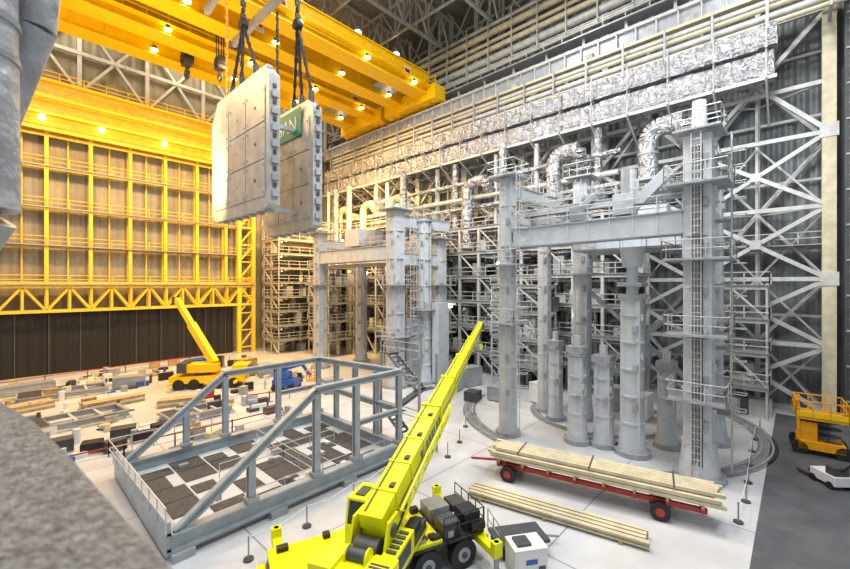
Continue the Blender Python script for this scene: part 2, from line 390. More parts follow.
# ------------------------------------------------------------ assembly tools
def column(m,x,y,z1,r,sq=False,z0=0,rings=3.2,ladder=True):
    m.tube((x,y,z0),(x,y,z0+.35),r*1.7,1,12); m.tube((x,y,z0+.35),(x,y,z0+2.2),r*1.35,0,12,r*1.05)
    if sq: m.box((x,y,(z0+z1)/2+1),(r*1.75,r*1.75,z1-z0-2),0,math.radians(0))
    m.tube((x,y,z0+2),(x,y,z1),r,0,14,r*.9)
    z=z0+2.2
    while z<z1: m.tube((x,y,z),(x,y,z+.14),r*1.14,0,14); z+=rings
    for i in range(4):
        t=math.pi/4+i*math.pi/2; dx,dy=math.cos(t)*r,math.sin(t)*r
        m.beam((x+dx,y+dy,z0+.3),(x+dx*.95,y+dy*.95,z1),.14,.3,0)
    m.tube((x,y,z1),(x,y,z1+.3),r*1.3,1,14)
    z=z0+3.5
    while z<z1-1:
        m.box((x-r*.95,y-r*.5,z),(.2,.3,.5),1); m.box((x-r*.4,y-r*.98,z+.8),(.3,.2,.4),2); z+=2.7
    if ladder: m.ladder((x-r-.25,y,z0+.2),(x-r-.25,y,z1),.5,2,(0,1,0),.06)
def plat(m,x,y,z,s,r=1.1):
    m.bb(x-s,x+s,y-s,y+s,z-.15,z,1); m.rail([(x-s,y-s,z),(x+s,y-s,z),(x+s,y+s,z),(x-s,y+s,z),(x-s,y-s,z)],r,2,.06,1.2)
def girder(m,p,q,w,h,rl=True):
    m.beam(p,q,w,h,0); p=Vector(p);q=Vector(q);n=int((q-p).length/1.3)
    for k in(-1,1): o=Vector((0,0,k*h/2)); m.beam(p+o,q+o,w*1.25,.12,1)
    for i in range(1,n): c=p.lerp(q,i/n); d=(q-p).normalized()*.05; m.beam(c-d,c+d,w*1.15,h,0)
    if rl:
        a=Vector((-(q-p).y,(q-p).x,0)).normalized()*w*.7
        for s in(-1,1): m.rail([p+a*s+Vector((0,0,h/2)),q+a*s+Vector((0,0,h/2))],1.1,2,.06,1.4)
SM=[LGREY,GREY,WHITE,DGREY]
m=M('sector_assembly_tool',SM)
column(m,29.9,4.5,21.2,.84,True); column(m,28,17,20.4,.58,True); column(m,36,14.2,21.4,.7); column(m,37.2,4.8,20.5,.75)
column(m,35.5,17.6,18.5,.5)
girder(m,(29.6,5.3,15.9),(28.1,16.4,15.6),.9,1.4); girder(m,(37,5.4,15.8),(36,13.6,15.8),1.,1.5)
girder(m,(30.6,5.4,18.0),(29.8,16.4,17.7),.3,.5)
girder(m,(28,17,19.4),(35.8,16.6,19.4),.8,1.0); girder(m,(30,4.5,20.),(37,4.8,20.),.9,1.1)
girder(m,(29,16.8,17.3),(35.5,14.4,17.3),.8,1.0); girder(m,(31,5,16.2),(36.5,5,16.2),.8,1.2)
m.tube((29.9,4.5,21.4),(29.9,4.5,23.4),.45,0,12,.38); plat(m,29.9,4.5,21.5,1.25); plat(m,28,17,20.6,1.2); plat(m,36,14.2,21.6,1.2)
plat(m,29.9,4.5,13.6,1.7); plat(m,29.9,4.5,9,1.6); plat(m,28,17,13.6,1.3); plat(m,36,14.2,13,1.4);plat(m,29.9,4.5,18.2,1.6);plat(m,28,17,9,1.2);plat(m,29.9,4.5,5,1.5)
m.beam((29.5,9,16.5),(29.8,6,19.5),.5,.7,0); m.beam((28.4,13,16.5),(30.5,10.5,19),.35,.35,1)
m.box((29.2,8.6,17.4),(1.1,1.3,1.4),0); m.box((28.8,11.6,17.1),(1.1,1.,1.1),1); m.box((36.4,9,17.6),(1.3,3,1.6),0)
m.tube((29.2,8.6,18.1),(29.2,8.6,19.8),.28,1,12); m.tube((36,10,18.3),(36,10,21.5),.32,1,12); m.box((29,14.2,17.2),(.9,1.2,1.2),2)
m.bb(31,36,6,13,14.55,14.7,1); m.rail([(31,6,14.7),(31,13,14.7),(36,13,14.7)],1.1,2)
m.ladder((31.1,3.0,.3),(31.1,3.0,21.4),.6,2,(1,0,0),.06,(0,-1,0))
m.ladder((27.1,15.6,.3),(27.1,15.6,20.4),.5,2,(1,0,0),.05,(-.0,-1,0))
for z in range(4,21,4): m.box((31.1,3.4,z),(1.3,.8,.1),1)
m.beam((36,14.2,3),(37.2,4.8,12),.3,.3,1); m.beam((37.2,4.8,3),(36,14.2,12),.3,.3,1)
for k in range(4): m.tube((28.9,4.2+k*.16,1),(28.9,4.2+k*.16,20.5),.035,3,6)
m.path([(29.2,5.6,17.2),(29.0,7.5,17.3),(28.6,11,17.3),(28.2,15.6,17.2)],.07,3,6)
m.done(.03)
m=M('support_pedestal',SM)
column(m,30.8,8.6,11,.72,False,0,1.9,False); m.tube((30.8,8.6,11),(30.8,8.6,13.2),.42,0,12,.38);m.tube((30.8,8.6,13.2),(30.8,8.6,14.6),.65,0,12,.85)
m.box((30.8,8.6,12),(1.6,1.6,.3),1); m.done(.02)
for x,y,z,r in((30.2,12.3,6.6,.58),(30.9,10.6,6.,.6),(33.8,7.1,5.6,.55),(34,15.8,6.3,.5)):
    m=M('support_pedestal',SM); column(m,x,y,z,r,False,0,1.4,False)
    m.box((x,y,z+.5),(r*2.2,r*2.2,.5),1); m.tube((x,y,z+.7),(x,y,z+1.5),r*.5,0,10)
    m.done(.02)
m=M('sector_assembly_tool',SM)
column(m,32,34.6,20.6,.9,True); column(m,32,50.5,19.2,.8,True); column(m,35.6,33.4,19.6,.8); column(m,38.6,33.6,17.6,.8,True); column(m,39,50,18.6,.75)
girder(m,(32,35.4,15.8),(32,49.7,15.8),1.1,1.7); girder(m,(38.8,34.4,15.8),(39,49.4,15.8),1,1.7); girder(m,(32.8,34.4,19.4),(40,33.4,19.4),.9,1.3)
girder(m,(32.8,50.4,17.8),(39,50,17.8),.9,1.2); girder(m,(32.8,34.4,15.),(38.6,33.6,15),.9,1.4)
for x,y,z in((32,34.6,20.8),(32,50.5,19.4),(38.6,33.6,17.8),(32,34.6,12),(35.6,33.4,9),(38.6,33.6,12),(32,50.5,12),(32,34.6,6),(38.6,33.6,6)): plat(m,x,y,z,1.6)
m.box((32,42,18),(1.6,3,2.2),0); m.box((32.2,38.6,17.8),(1.4,1.6,1.8),1); m.bb(32.8,38,36,49,14.6,14.75,1)
m.bb(33,38.4,33,34,0.2,8,1); m.box((37,31.9,5),(2,1.,9.6),0)
m.ladder((33.4,33.2,.3),(33.4,33.2,20),.6,2,(1,0,0),.07,(0,-1,0))
m.done(.03)
m=M('circular_floor_track',[TRACK,GREY])
def arc(cx,cy,r0,r1,t0,t1,z,n,mi):
    vs=[];
    for i in range(n+1):
        t=math.radians(t0+(t1-t0)*i/n)
        for r in(r0,r1):
            for zz in(0.,z): vs.append((cx+r*math.cos(t),cy+r*math.sin(t),zz))
    fs=[]
    for i in range(n):
        o=i*4;p=o+4; fs+=[(o+1,o+3,p+3,p+1),(o,p,p+2,o+2),(o,o+1,p+1,p),(o+2,p+2,p+3,o+3)]
    m.add(vs,fs,mi)
arc(38,13.5,11.3,12.5,100,340,.03,80,0); arc(38,13.5,11.5,11.62,100,340,.12,80,1); arc(38,13.5,12.15,12.27,100,340,.12,80,1)
arc(38,13.5,5.3,6.1,60,340,.03,60,0); arc(38,13.5,5.6,5.72,60,340,.12,60,1)
for i in range(100):
    t=math.radians(100+i*2.4); m.box((38+11.9*math.cos(t),13.5+11.9*math.sin(t),.04),(1.1,.06,.04),1,t)
m.done()
# ------------------------------------------------------------ blue-grey frame platform
m=M('upending_frame',[BLUEG,GREY,PLATE,WPLAS,LGREY])
for y,zt,ap in((20,6.,12.4),(30,5.6,11.2)):
    m.ib((5.2,y,.75),(19,y,.75),.5,.8,0,.08)
    m.ib((5.4,y,1.1),(ap,y,zt),.34,.4,0,.08); m.ib((ap-.1,y,zt),(19,y,zt),.34,.4,0,.08)
    for a in(8.7,ap,15.2,18.8):
        z=1.1+(zt-1.1)*min(1,(a-5.4)/(ap-5.4)); m.ib((a,y,1.1),(a,y,z-.2),.34,.34,0,.08); m.box((a,y,1.3),(.6,.6,.2),1)
    for a in(5.6,10,14.5,18.8): m.box((a,y,.17),(.9,.9,.34),1)
m.ib((18.9,20,6),(18.9,30,5.6),.34,.4,0,.08); m.ib((18.9,20,3.4),(18.9,30,3.4),.3,.4,0,.08); m.ib((15.2,30,3.4),(18.9,30,3.4),.3,.3,0);m.ib((15.2,20,3.4),(18.9,20,3.4),.3,.3,0)
for a in(5.3,18.9): m.ib((a,20,.75),(a,30,.75),.5,.8,0,.1)
for b in(22.5,25,27.5): m.ib((18.9,b,.9),(18.9,b,5.6),.34,.34,0)
m.beam((5.1,20,.9),(5.1,31,.9),.2,1.5,0)
m.rail([(5.,20,1.2),(4.8,31.5,1.2),(12,31.5,1.2)],1.1,4,.05,1.3)
m.bb(5.4,18.7,20.3,29.7,.3,.45,4)
for i in range(7):
    for j in range(5):
        a=5.7+i*1.85; b=20.6+j*1.82
        if (i*3+j*5)%8==0: continue
        wa=1.72 if (i+j)%3 else 1.2; wb=1.7 if (i*2+j)%4 else 1.1
        m.bb(a,a+wa,b,b+wb,.45,.5,2)
for i in range(14):
    x=random.uniform(6.5,18);y=random.uniform(21,29); m.box((x,y,.6),(random.uniform(.2,.6),random.uniform(.2,.5),random.uniform(.15,.4)),random.choice((1,4,3)))
m.rail([(6,20.6,.5),(18,20.6,.5)],.9,4,.04,2.2); m.rail([(9,25,.5),(17,25,.5)],.9,4,.04,2.2); m.rail([(13,21,.5),(13,29,.5)],.9,4,.04,2.2)
m.done()
m=M('stair_tower',[GREY,DGREY,WHITE])
for x in(19.8,21.6):
    for y in(19,23): m.beam((x,y,0),(x,y,7),.14,.14,0)
for k in range(3):
    z=k*2.3
    y0,y1=(19.4,22.6) if k%2==0 else (22.6,19.4)
    for x in(20,20.8): m.beam((x,y0,z),(x,y1,z+2.3),.06,.25,0)
    for i in range(10): t=i/10; m.box((20.4,y0+(y1-y0)*t,z+.12+2.3*t),(.8,.28,.04),1)
    m.bb(19.8,21.6,y1-.5 if y1>20 else 19,y1+.5 if y1>20 else 19.6,z+2.26,z+2.3,1)
    m.rail([(19.8,19,z+2.3),(19.8,23,z+2.3)],1,2,.05)
m.done()
# ------------------------------------------------------------ truck crane
m=M('mobile_truck_crane',[NEON,BLACK,DGREY,GLASS,WPLAS,GREY,BLUE,RED])
T1=Matrix.Translation((11.1,12.6,0))@Matrix.Rotation(math.radians(-20),4,'Z'); m.T=T1
m.bb(-4.6,4.1,-.9,.9,.75,1.25,2); m.bb(-4.5,2.0,-1.3,1.3,1.25,1.5,0)
for x in(-3.4,-1.6,1.3,3.0):
    for s in(-1,1):
        m.tube((x,s*1.0,.62),(x,s*1.38,.62),.62,1,20); m.tube((x,s*1.38,.62),(x,s*1.41,.62),.3,5,12); m.tube((x,s*1.41,.62),(x,s*1.45,.62),.13,2,10)
        m.bb(x-.75,x+.75,s*1.2-.2,s*1.2+.2,1.28,1.36,1)
m.bb(-4.9,-4.2,-1.3,1.3,.6,1.0,0)
m.bb(2.0,4.1,-1.25,1.25,1.2,1.4,1); m.bb(2.1,2.9,-1.2,-.4,1.4,2.0,2); m.bb(2.2,3.2,.2,1.2,1.4,1.9,5); m.bb(3.2,4.0,-1.1,-.2,1.4,2.1,1); m.bb(3.4,4.1,.1,1.1,1.4,1.8,2); m.bb(4.1,4.3,-1.3,1.3,.7,1.1,0)
m.tube((2.3,-.1,1.55),(4.1,-.1,1.55),.14,5,10)
for i in range(22): m.box((random.uniform(-4,4),random.choice((-1,1))*random.uniform(.75,1.2),1.56),(random.uniform(.2,.7),random.uniform(.15,.4),random.uniform(.1,.35)),random.choice((1,2,5,1)))
for x in(-4.0,3.9):
    m.bb(x-.18,x+.18,-2.5,2.7,.85,1.15,0)
    for s in(-1,1): e=s*(2.7 if s>0 else 2.4); m.tube((x,e,.1),(x,e,1.5),.11,5,10); m.tube((x,e,0),(x,e,.12),.38,1,12); m.box((x,e,1.2),(.4,.3,.6),0)
m.rail([(4.1,-1.2,1.4),(4.1,1.2,1.4)],.9,1,.04,.6); m.rail([(2.1,-1.25,1.4),(4.1,-1.25,1.4)],.9,1,.04,.7)
T2=Matrix.Translation((10.3,11.6,0))@Matrix.Rotation(math.radians(23.7),4,'Z'); m.T=T2
m.tube((0,0,1.5),(0,0,1.85),1.0,2,24)
m.bb(-2.6,1.6,-1.1,1.1,1.85,2.1,0)
m.bb(-3.1,-1.9,-1.3,1.3,1.7,2.9,0); m.bb(-3.2,-2.4,-1.35,-.5,1.9,3.05,0); m.bb(-3.2,-2.4,.5,1.35,1.9,3.05,0)
m.bb(-1.9,-.2,-1.2,-.65,2.1,2.9,0); m.bb(-1.7,-.6,-1.23,-1.19,2.3,2.8,2); m.bb(.0,1.3,-1.15,-.6,2.1,2.5,2); m.bb(-.0,.7,-1.15,-.7,2.5,2.8,1)
for i in range(5): m.bb(-1.75+i*.28,-1.6+i*.28,-1.1,-.75,2.9,2.96,2)
for i in range(4): m.bb(-3.05+i*.15,-2.98+i*.15,-1.25,-.6,3.05,3.08,2)
for s in(-1,1):
    m.add([(-2.0,s*.62,2.1),(.4,s*.62,2.1),(-.6,s*.62,3.7),(-1.4,s*.62,3.7),(-2.0,s*.72,2.1),(.4,s*.72,2.1),(-.6,s*.72,3.7),(-1.4,s*.72,3.7)],[(0,1,2,3),(7,6,5,4),(0,4,5,1),(1,5,6,2),(2,6,7,3),(3,7,4,0)],0)
    m.tube((-1.1,s*.72,3.3),(-1.1,s*.8,3.3),.22,2,14); m.tube((-.9,s*.72,2.6),(-.9,s*.77,2.6),.3,2,14)
m.bb(-.2,1.7,.85,1.75,1.75,2.5,0)
m.add([(-.1,.87,2.5),(1.7,.87,2.5),(1.7,1.73,2.5),(-.1,1.73,2.5),(0,.93,3.45),(1.2,.93,3.45),(1.2,1.67,3.45),(0,1.67,3.45)],[(0,1,5,4),(1,2,6,5),(2,3,7,6),(3,0,4,7)],3)
m.bb(-.05,1.25,.88,1.72,3.42,3.52,0); m.bb(.2,.9,1.1,1.5,3.52,3.58,2)
for x,y,x2 in((-.1,.87,0),(1.7,.87,1.2),(1.7,1.73,1.2),(-.1,1.73,0)): m.beam((x,y,2.5),(x2,min(max(y,.93),1.67),3.45),.09,.09,0)
m.tube((-1.6,-.45,2.75),(-1.6,.45,2.75),.42,2,18); m.tube((-2.3,-.35,3.0),(-2.3,.35,3.0),.22,2,18)
for s in(-1,1): m.tube((-2.3,s*.35,3.0),(-2.3,s*.41,3.0),.3,0,18)
P=Vector((-1.3,0,3.3)); Q=Vector((18.0,0,8.7)); D=(Q-P)
secs=((0,.36,.92,1.12),(.36,.52,.78,.96),(.52,.68,.64,.8),(.68,.84,.52,.64),(.84,1.0,.42,.5))
for t0,t1,w,h in secs:
    a=P+D*t0;b=P+D*t1; m.beam(a,b,w,h,0); m.beam(b-D*.006,b+D*.002,w*1.14,h*1.14,0)
    for s in(-1,1): m.beam(a+Vector((0,s*w*.5,-h*.2)),b+Vector((0,s*w*.5,-h*.2)),.03,.07,2)
    m.beam(a+Vector((0,w*.3,h*.53)),b+Vector((0,w*.3,h*.53)),.06,.06,2)
for t in(.06,.14,.22,.3): a=P+D*t; m.beam(a,a+D*.006,1.0,1.2,0); m.box(a+Vector((.2,-.2,.62)),(.3,.2,.15),2)
for s in(-1,1):
    for k in range(8):
        a=P+D*(.2+k*.019)+Vector((0,s*.47,.05)); m.beam(a,a+D*.012,.02,.34,6)
m.tube((.6,0,2.3),P+D*.3-Vector((0,0,.5)),.2,5,14); m.tube((.6,0,2.3),P+D*.17-Vector((0,0,.7)),.3,0,14)
m.beam(P+D*.05+Vector((0,-.72,0)),P+D*.42+Vector((0,-.6,-.1)),.1,.1,0); m.beam(P+D*.05+Vector((0,-.72,-.45)),P+D*.42+Vector((0,-.6,-.5)),.1,.1,0)
for k in range(12): 
    a=P+D*(.05+k*.03)+Vector((0,-.7,-.45 if k%2 else 0)); b=P+D*(.08+k*.03)+Vector((0,-.7,0 if k%2 else -.45)); m.beam(a,b,.06,.06,0)
m.tube(Q+Vector((0,-.25,-.05)),Q+Vector((0,.25,-.05)),.3,2,14); m.beam(Q,Q+Vector((.4,0,-.4)),.4,.3,0)
m.tube(Q+Vector((.35,0,-.4)),Q+Vector((.35,0,-1.6)),.03,2,6); m.box(Q+Vector((.35,0,-1.8)),(.25,.22,.45),0)
m.path([(-1.6,.3,3.1),(-.5,.7,3.6),(1,.6,3.9)],.04,1,6); m.path([(-1.8,-.5,2.3),(-.6,-.75,3.2),(1.,-.6,3.6)],.05,1,6); m.path([(.6,.3,2.1),(1.2,.5,3.0),(2.5,.5,3.9)],.05,1,6)
m.T=Matrix.Identity(4)
m.done(.03)
m=M('flat_bed_cart',[DGREY,BLACK,GREY]); m.T=Matrix.Translation((16.2,9.3,0))@Matrix.Rotation(math.radians(-35),4,'Z')
m.bb(-1.2,1.2,-.7,.7,.55,.68,0)
for x in(-.8,.8):
    for s in(-1,1): m.tube((x,s*.5,.28),(x,s*.68,.28),.28,1,14)
m.bb(-.9,.9,-.4,.4,.3,.56,2); m.beam((1.2,0,.45),(2.0,0,.3),.08,.08,2); m.rail([(-1.2,-.7,.68),(-1.2,.7,.68)],.9,2,.04,.7); m.done()
m=M('white_equipment_cabinet',[WPLAS,DGREY,RED,BLUE]); m.T=Matrix.Translation((14.9,8.2,0))@Matrix.Rotation(math.radians(-35),4,'Z')
m.bb(-.7,.7,-.5,.5,.12,1.35,0); m.bb(-.65,.65,-.45,.45,0,.12,1); m.bb(-.6,.6,-.52,-.5,.3,1.2,0); m.bb(-.72,.72,-.52,.52,1.35,1.4,0); m.bb(-.25,.25,-.54,-.51,.8,1.,3); m.bb(.3,.6,-.54,-.51,.4,.7,1); m.bb(-.5,.1,-.3,.3,1.4,1.5,1); m.done(.02)
# ------------------------------------------------------------ pipe trailer
m=M('pipe_trailer',[RED,BLACK,CREAM,DGREY,WOOD]); p0=Vector((21.9,14.3,0));p1=Vector((24.5,3,0)); d=p1-p0
m.T=Matrix.Translation((p0+p1)/2)@Matrix.Rotation(math.atan2(d.y,d.x),4,'Z')
L=d.length
m.bb(-L/2+.4,L/2-.4,-.75,-.55,.75,1.0,0); m.bb(-L/2+.4,L/2-.4,.55,.75,.75,1.,0)
for i in range(8): x=-L/2+.6+i*(L-1.2)/7; m.bb(x-.08,x+.08,-.95,.95,.8,1.05,0); m.bb(x-.07,x+.07,-1.,1.,1.05,1.2,4)
for x in(-L/2+1.2,L/2-2.4):
    m.bb(x-.1,x+.1,-.9,.9,.35,.55,3); m.bb(x-.5,x+.5,-.5,.5,.5,.78,3)
    for s in(-1,1): m.tube((x,s*.75,.46),(x,s*1.08,.46),.46,1,20); m.tube((x,s*1.08,.46),(x,s*1.11,.46),.22,0,12)
m.beam((-L/2+.4,0,.8),(-L/2-1.6,0,.5),.12,.12,0)
for j in range(8):
    for k in range(3):
        if k==2 and j in(0,7): continue
        o=random.uniform(-.35,.35); y=-.86+j*.245; z=1.32+k*.22
        m.beam((-L/2+o,y,z),(L/2+o,y,z),.2,.18,2)
        m.box((L/2+o+.005,y,z),(.01,.15,.13),3)
for x in(-4,0,4): m.bb(x-.04,x+.04,-1.0,1.0,1.84,1.88,3)
m.done(.01)
m=M('steel_beam_stack',[CREAM,WOOD,DGREY]); p0=Vector((18.7,13.9,0));p1=Vector((20.5,5.2,0)); d=p1-p0
m.T=Matrix.Translation((p0+p1)/2)@Matrix.Rotation(math.atan2(d.y,d.x),4,'Z'); L=d.length
for x in(-3.5,0,3.5): m.bb(x-.08,x+.08,-.7,.7,0,.12,1)
for j in range(4): o=random.uniform(-.3,.3); m.ib((-L/2+o,-.5+j*.33,.26),(L/2+o,-.5+j*.33,.26),.24,.28,0,.06)
m.done()
# ------------------------------------------------------------ right side machines
m=M('scissor_lift_platform',[ORG,DGREY,BLACK,YEL]); m.T=Matrix.Translation((40.2,-1.1,0))@Matrix.Rotation(math.radians(5),4,'Z')
m.bb(-1.2,1.2,-1.2,1.2,.4,1.0,0)
for x in(-1.,1.):
    for y in(-1.1,1.1): m.tube((x-.2,y,.45),(x+.2,y,.45),.45,2,16)
for k in range(3):
    z=1.0+k*.5
    for x in(-.9,.9): m.beam((x,-1.,z),(x,1.,z+.5),.12,.14,1); m.beam((x,1.,z),(x,-1.,z+.5),.12,.14,1)
m.bb(-1.3,1.3,-1.3,1.3,2.5,2.7,0); m.rail([(-1.3,-1.3,2.7),(1.3,-1.3,2.7),(1.3,1.3,2.7),(-1.3,1.3,2.7),(-1.3,-1.3,2.7)],1.1,0,.08,.8)
m.bb(-1.34,-1.28,-1.3,1.3,2.7,3.1,3); m.bb(-1.1,-.4,.2,1.1,1.,2.3,0); m.bb(-.3,.4,-.5,.3,1.,2.3,1); m.beam((-1.2,1.2,1),(-1.2,1.2,4.2),.16,.16,0); m.done(.02)
m=M('pallet_truck_machine',[WPLAS,DGREY,BLACK,ORG]); m.T=Matrix.Translation((34.2,-1.3,0))@Matrix.Rotation(math.radians(40),4,'Z')
m.bb(-1,.6,-.5,.5,.25,.8,0); m.bb(-.9,-.3,-.4,.4,.8,1.3,1); m.bb(.6,1.6,-.45,-.25,.1,.25,1); m.bb(.6,1.6,.25,.45,.1,.25,1); m.beam((-.9,0,1.1),(-1.4,0,1.7),.08,.08,2)
for x in(-.7,.4):
    for s in(-1,1): m.tube((x,s*.42,.22),(x,s*.56,.22),.22,2,12)
m.done(.02)
m=M('dark_service_shaft',[DGREY,BLUEG,CREAM,BLACK]); m.bb(49.2,50,-13.5,-2.9,0,42,0)
for z in range(2,40,3): m.bb(49.1,49.2,-13.5,-3,z,z+.15,1)
m.ladder((48.9,-3.6,.1),(48.9,-3.6,40),.7,2,(0,1,0),.09,(-1,0,0)); m.done()
def stanchions(pts):
    m=M('rope_barrier',[DGREY,GREY,WPLAS]); pr=None
    for x,y in pts:
        m.tube((x,y,0),(x,y,.08),.22,0,12); m.tube((x,y,.08),(x,y,1.05),.04,1,8)
        if pr: m.path([(pr[0],pr[1],1.0),((x+pr[0])/2,(y+pr[1])/2,.8),(x,y,1.)],.02,2,5)
        pr=(x,y)
    m.done()
stanchions([(7.5,17.5),(10.5,17.8),(13.5,18),(16,18.2),(18.6,18.3)])
stanchions([(25.5,2.2),(28.2,2.1),(31,2.2),(34,2.3),(37,2.4),(40,2.4),(43,2.3)])
stanchions([(21.4,17.8),(24,18.8),(27,20.5),(30,21.8)])
# ------------------------------------------------------------ left far floor items
m=M('mobile_truck_crane',[ORG,BLACK,DGREY,GLASS,GREY,YEL]); m.T=Matrix.Translation((17.2,50.5,0))@Matrix.Rotation(math.radians(-35),4,'Z')
m.bb(-4,4,-1.2,1.2,.7,1.5,5)
for x in(-3,-1.4,1.2,2.8):
    for s in(-1,1): m.tube((x,s*1.,.6),(x,s*1.3,.6),.6,1,16)
m.bb(2.6,4.3,-1.2,1.2,1.4,2.6,5); m.bb(3.4,4.35,-1.1,1.1,1.9,2.5,3); m.tube((-.8,0,1.5),(-.8,0,1.9),.9,2,16); m.bb(-2.5,1,-1.1,1.1,1.9,2.8,5); m.bb(-.2,1.2,.3,1.2,2.2,3.4,3); m.bb(-3.2,-2.2,-1.2,1.2,1.9,3.0,2)
m.beam((.5,-.2,2.8),(-2.8,2.2,7.2),.75,.8,5); m.beam((-2.8,2.2,7.2),(-5.0,3.8,10.2),.55,.6,5); m.tube((.8,-.5,2.2),(-1.5,1.1,4.8),.2,4,10); m.box((-5.1,3.9,10.1),(.7,.7,.7),2)
for x in(-3.6,3.2): m.bb(x-.15,x+.15,-2.5,2.5,.8,1.,5)
m.done()
m=M('boom_lift',[BLUE,BLACK,ORG,GREY]); m.T=Matrix.Translation((22.5,42.5,0))@Matrix.Rotation(math.radians(-50),4,'Z')
m.bb(-1.3,1.3,-.9,.9,.5,1.3,0)
for x in(-.9,.9):
    for s in(-1,1): m.tube((x,s*.75,.45),(x,s*1.05,.45),.45,1,14)
m.bb(-1.2,.4,-.7,.7,1.3,2.1,0); m.beam((-.8,0,2.2),(1.8,0,3.),.3,.35,0); m.beam((1.8,0,3.),(2.8,0,1.6),.25,.3,0); m.bb(2.6,3.5,-.8,.8,1.2,1.3,2); m.rail([(2.6,-.8,1.3),(3.5,-.8,1.3),(3.5,.8,1.3),(2.6,.8,1.3),(2.6,-.8,1.3)],1.1,2,.07,.8); m.done()
def crate(x,y,sx,sy,h,rz,mt,nm='wooden_crate'):
    m=M(nm,[mt,WOOD,DGREY]); m.T=Matrix.Translation((x,y,0))@Matrix.Rotation(rz,4,'Z')
    for i in(-1,0,1): m.bb(-sx/2,sx/2,i*sy*.42-.06,i*sy*.42+.06,0,.12,1)
    m.bb(-sx/2,sx/2,-sy/2,sy/2,.12,h,0)
    for i in(-1,1):
        for j in(-1,1): m.bb(i*sx/2-.06,i*sx/2+.06,j*sy/2-.06,j*sy/2+.06,.12,h+.03,0)
    m.bb(-sx/2-.05,sx/2+.05,-sy/2-.05,sy/2+.05,h,h+.07,0 if mt is not WOOD else 1); m.done()
for x,y,sx,sy,h,nm,mt in ((6.8,38.6,1.5,1,.8,'equipment_case',DGREY),(3.2,38.6,1.2,1.,.9,'equipment_case',DGREY),(4.7,37,1.1,.9,.7,'equipment_case',BLACK),(5.8,35.9,1.1,.8,.8,'equipment_case',DGREY),(7.8,36.9,1.5,.8,.6,'equipment_case',BLACK),(1.8,41.2,1.6,1.2,1.,'equipment_case',GREY),(9.2,38.2,1.1,.8,.6,'equipment_case',BLACK),(10.7,57.5,3,1.6,1.2,'equipment_case',GREY),(1,62,7,1.4,1.0,'equipment_case',GREY),(19,61,2.4,1.6,1.6,'equipment_case',BLUE),(24,57,2.4,1.6,1.5,'wooden_crate',WOOD),(25.5,38,2,1.4,1.5,'equipment_case',GREY),(24,51,1.6,1.6,1.6,'equipment_case',GREY),
  (39.5,10.2,1.6,1.2,2.2,'electrical_cabinet',WPLAS),(40.5,13,1.6,1.2,2.2,'electrical_cabinet',GREY),(38,19.2,2,1.2,2.0,'electrical_cabinet',WPLAS),(36,23,2.4,1.4,1.4,'equipment_case',GREY),(33.5,24.5,1.4,1.2,1.0,'equipment_case',DGREY),(38.5,28.5,2.2,1.5,2.2,'electrical_cabinet',GREY),(35,28.5,2.6,1.6,1.8,'equipment_case',BLUEG),(40.5,32,1.6,1.2,2.2,'electrical_cabinet',WPLAS),(30.5,26.5,1.2,.9,.8,'equipment_case',GREY),(42,6.5,1.6,1.2,2.1,'electrical_cabinet',GREY)):
    crate(x,y,sx,sy,h,random.uniform(-.3,.3),mt,nm)
def lumber(x,y,L,rz,n):
    m=M('timber_stack',[WOOD,CREAM]); m.T=Matrix.Translation((x,y,0))@Matrix.Rotation(rz,4,'Z')
    for k in range(3):
        for j in range(n): m.bb(-L/2+random.uniform(-.2,.2),L/2,j*.35,j*.35+.3,k*.25+.0,k*.25+.22,(j+k)%2)
    m.done()
lumber(8,49,5,.1,4); lumber(1.5,52.5,5,.2,5); lumber(12.5,44.5,4,-.3,4)
m=M('scattered_site_supplies',[WOOD,DGREY,WPLAS,BLACK,RED,GREY,LGREY,BLUE,CREAM])
for i in range(280):
    x=random.uniform(-1,27); y=random.uniform(33,68)
    if (11<x<22 and 46<y<56) or (y<44 and x>19): continue
    h=random.choice((.1,.15,.3,.4,.6,.9)); sx=random.uniform(.2,1.6); sy=random.uniform(.2,.8)
    m.box((x,y,h/2),(sx,sy,h),random.choice((0,1,1,5,5,2,2,3,3,6,6,8,0,1,5,4,7)),random.choice((0,.05,-.1,.1,.6)))
for i in range(30):
    x=random.uniform(0,24); y=random.uniform(35,64); m.tube((x,y,0),(x,y,random.uniform(.5,1.1)),random.uniform(.08,.3),random.choice((1,2,6,5)),10)
m.done()
def rectframe(cx,cy,sx,sy,rz):
    m=M('steel_base_frame',[GREY,LGREY,PLATE]); m.T=Matrix.Translation((cx,cy,0))@Matrix.Rotation(rz,4,'Z')
    for s in(-1,1): m.ib((-sx/2,s*sy/2,.45),(sx/2,s*sy/2,.45),.3,.5,0); m.ib((s*sx/2,-sy/2,.45),(s*sx/2,sy/2,.45),.3,.5,0)
    for k in range(1,4): x=-sx/2+sx*k/4; m.ib((x,-sy/2,.45),(x,sy/2,.45),.2,.35,1)
    for i in(-1,1):
        for j in(-1,1): m.box((i*sx/2,j*sy/2,.1),(.5,.5,.2),1)
    m.bb(-sx/2,-sx/4,-sy/2,sy/2,.7,.75,2); m.done()
rectframe(4.5,45.5,7,3.2,.1); rectframe(5,57.5,7,3,-.05); rectframe(12.5,40,5,2.6,.05)
m=M('safety_barrier',[RED,WPLAS,GREY])
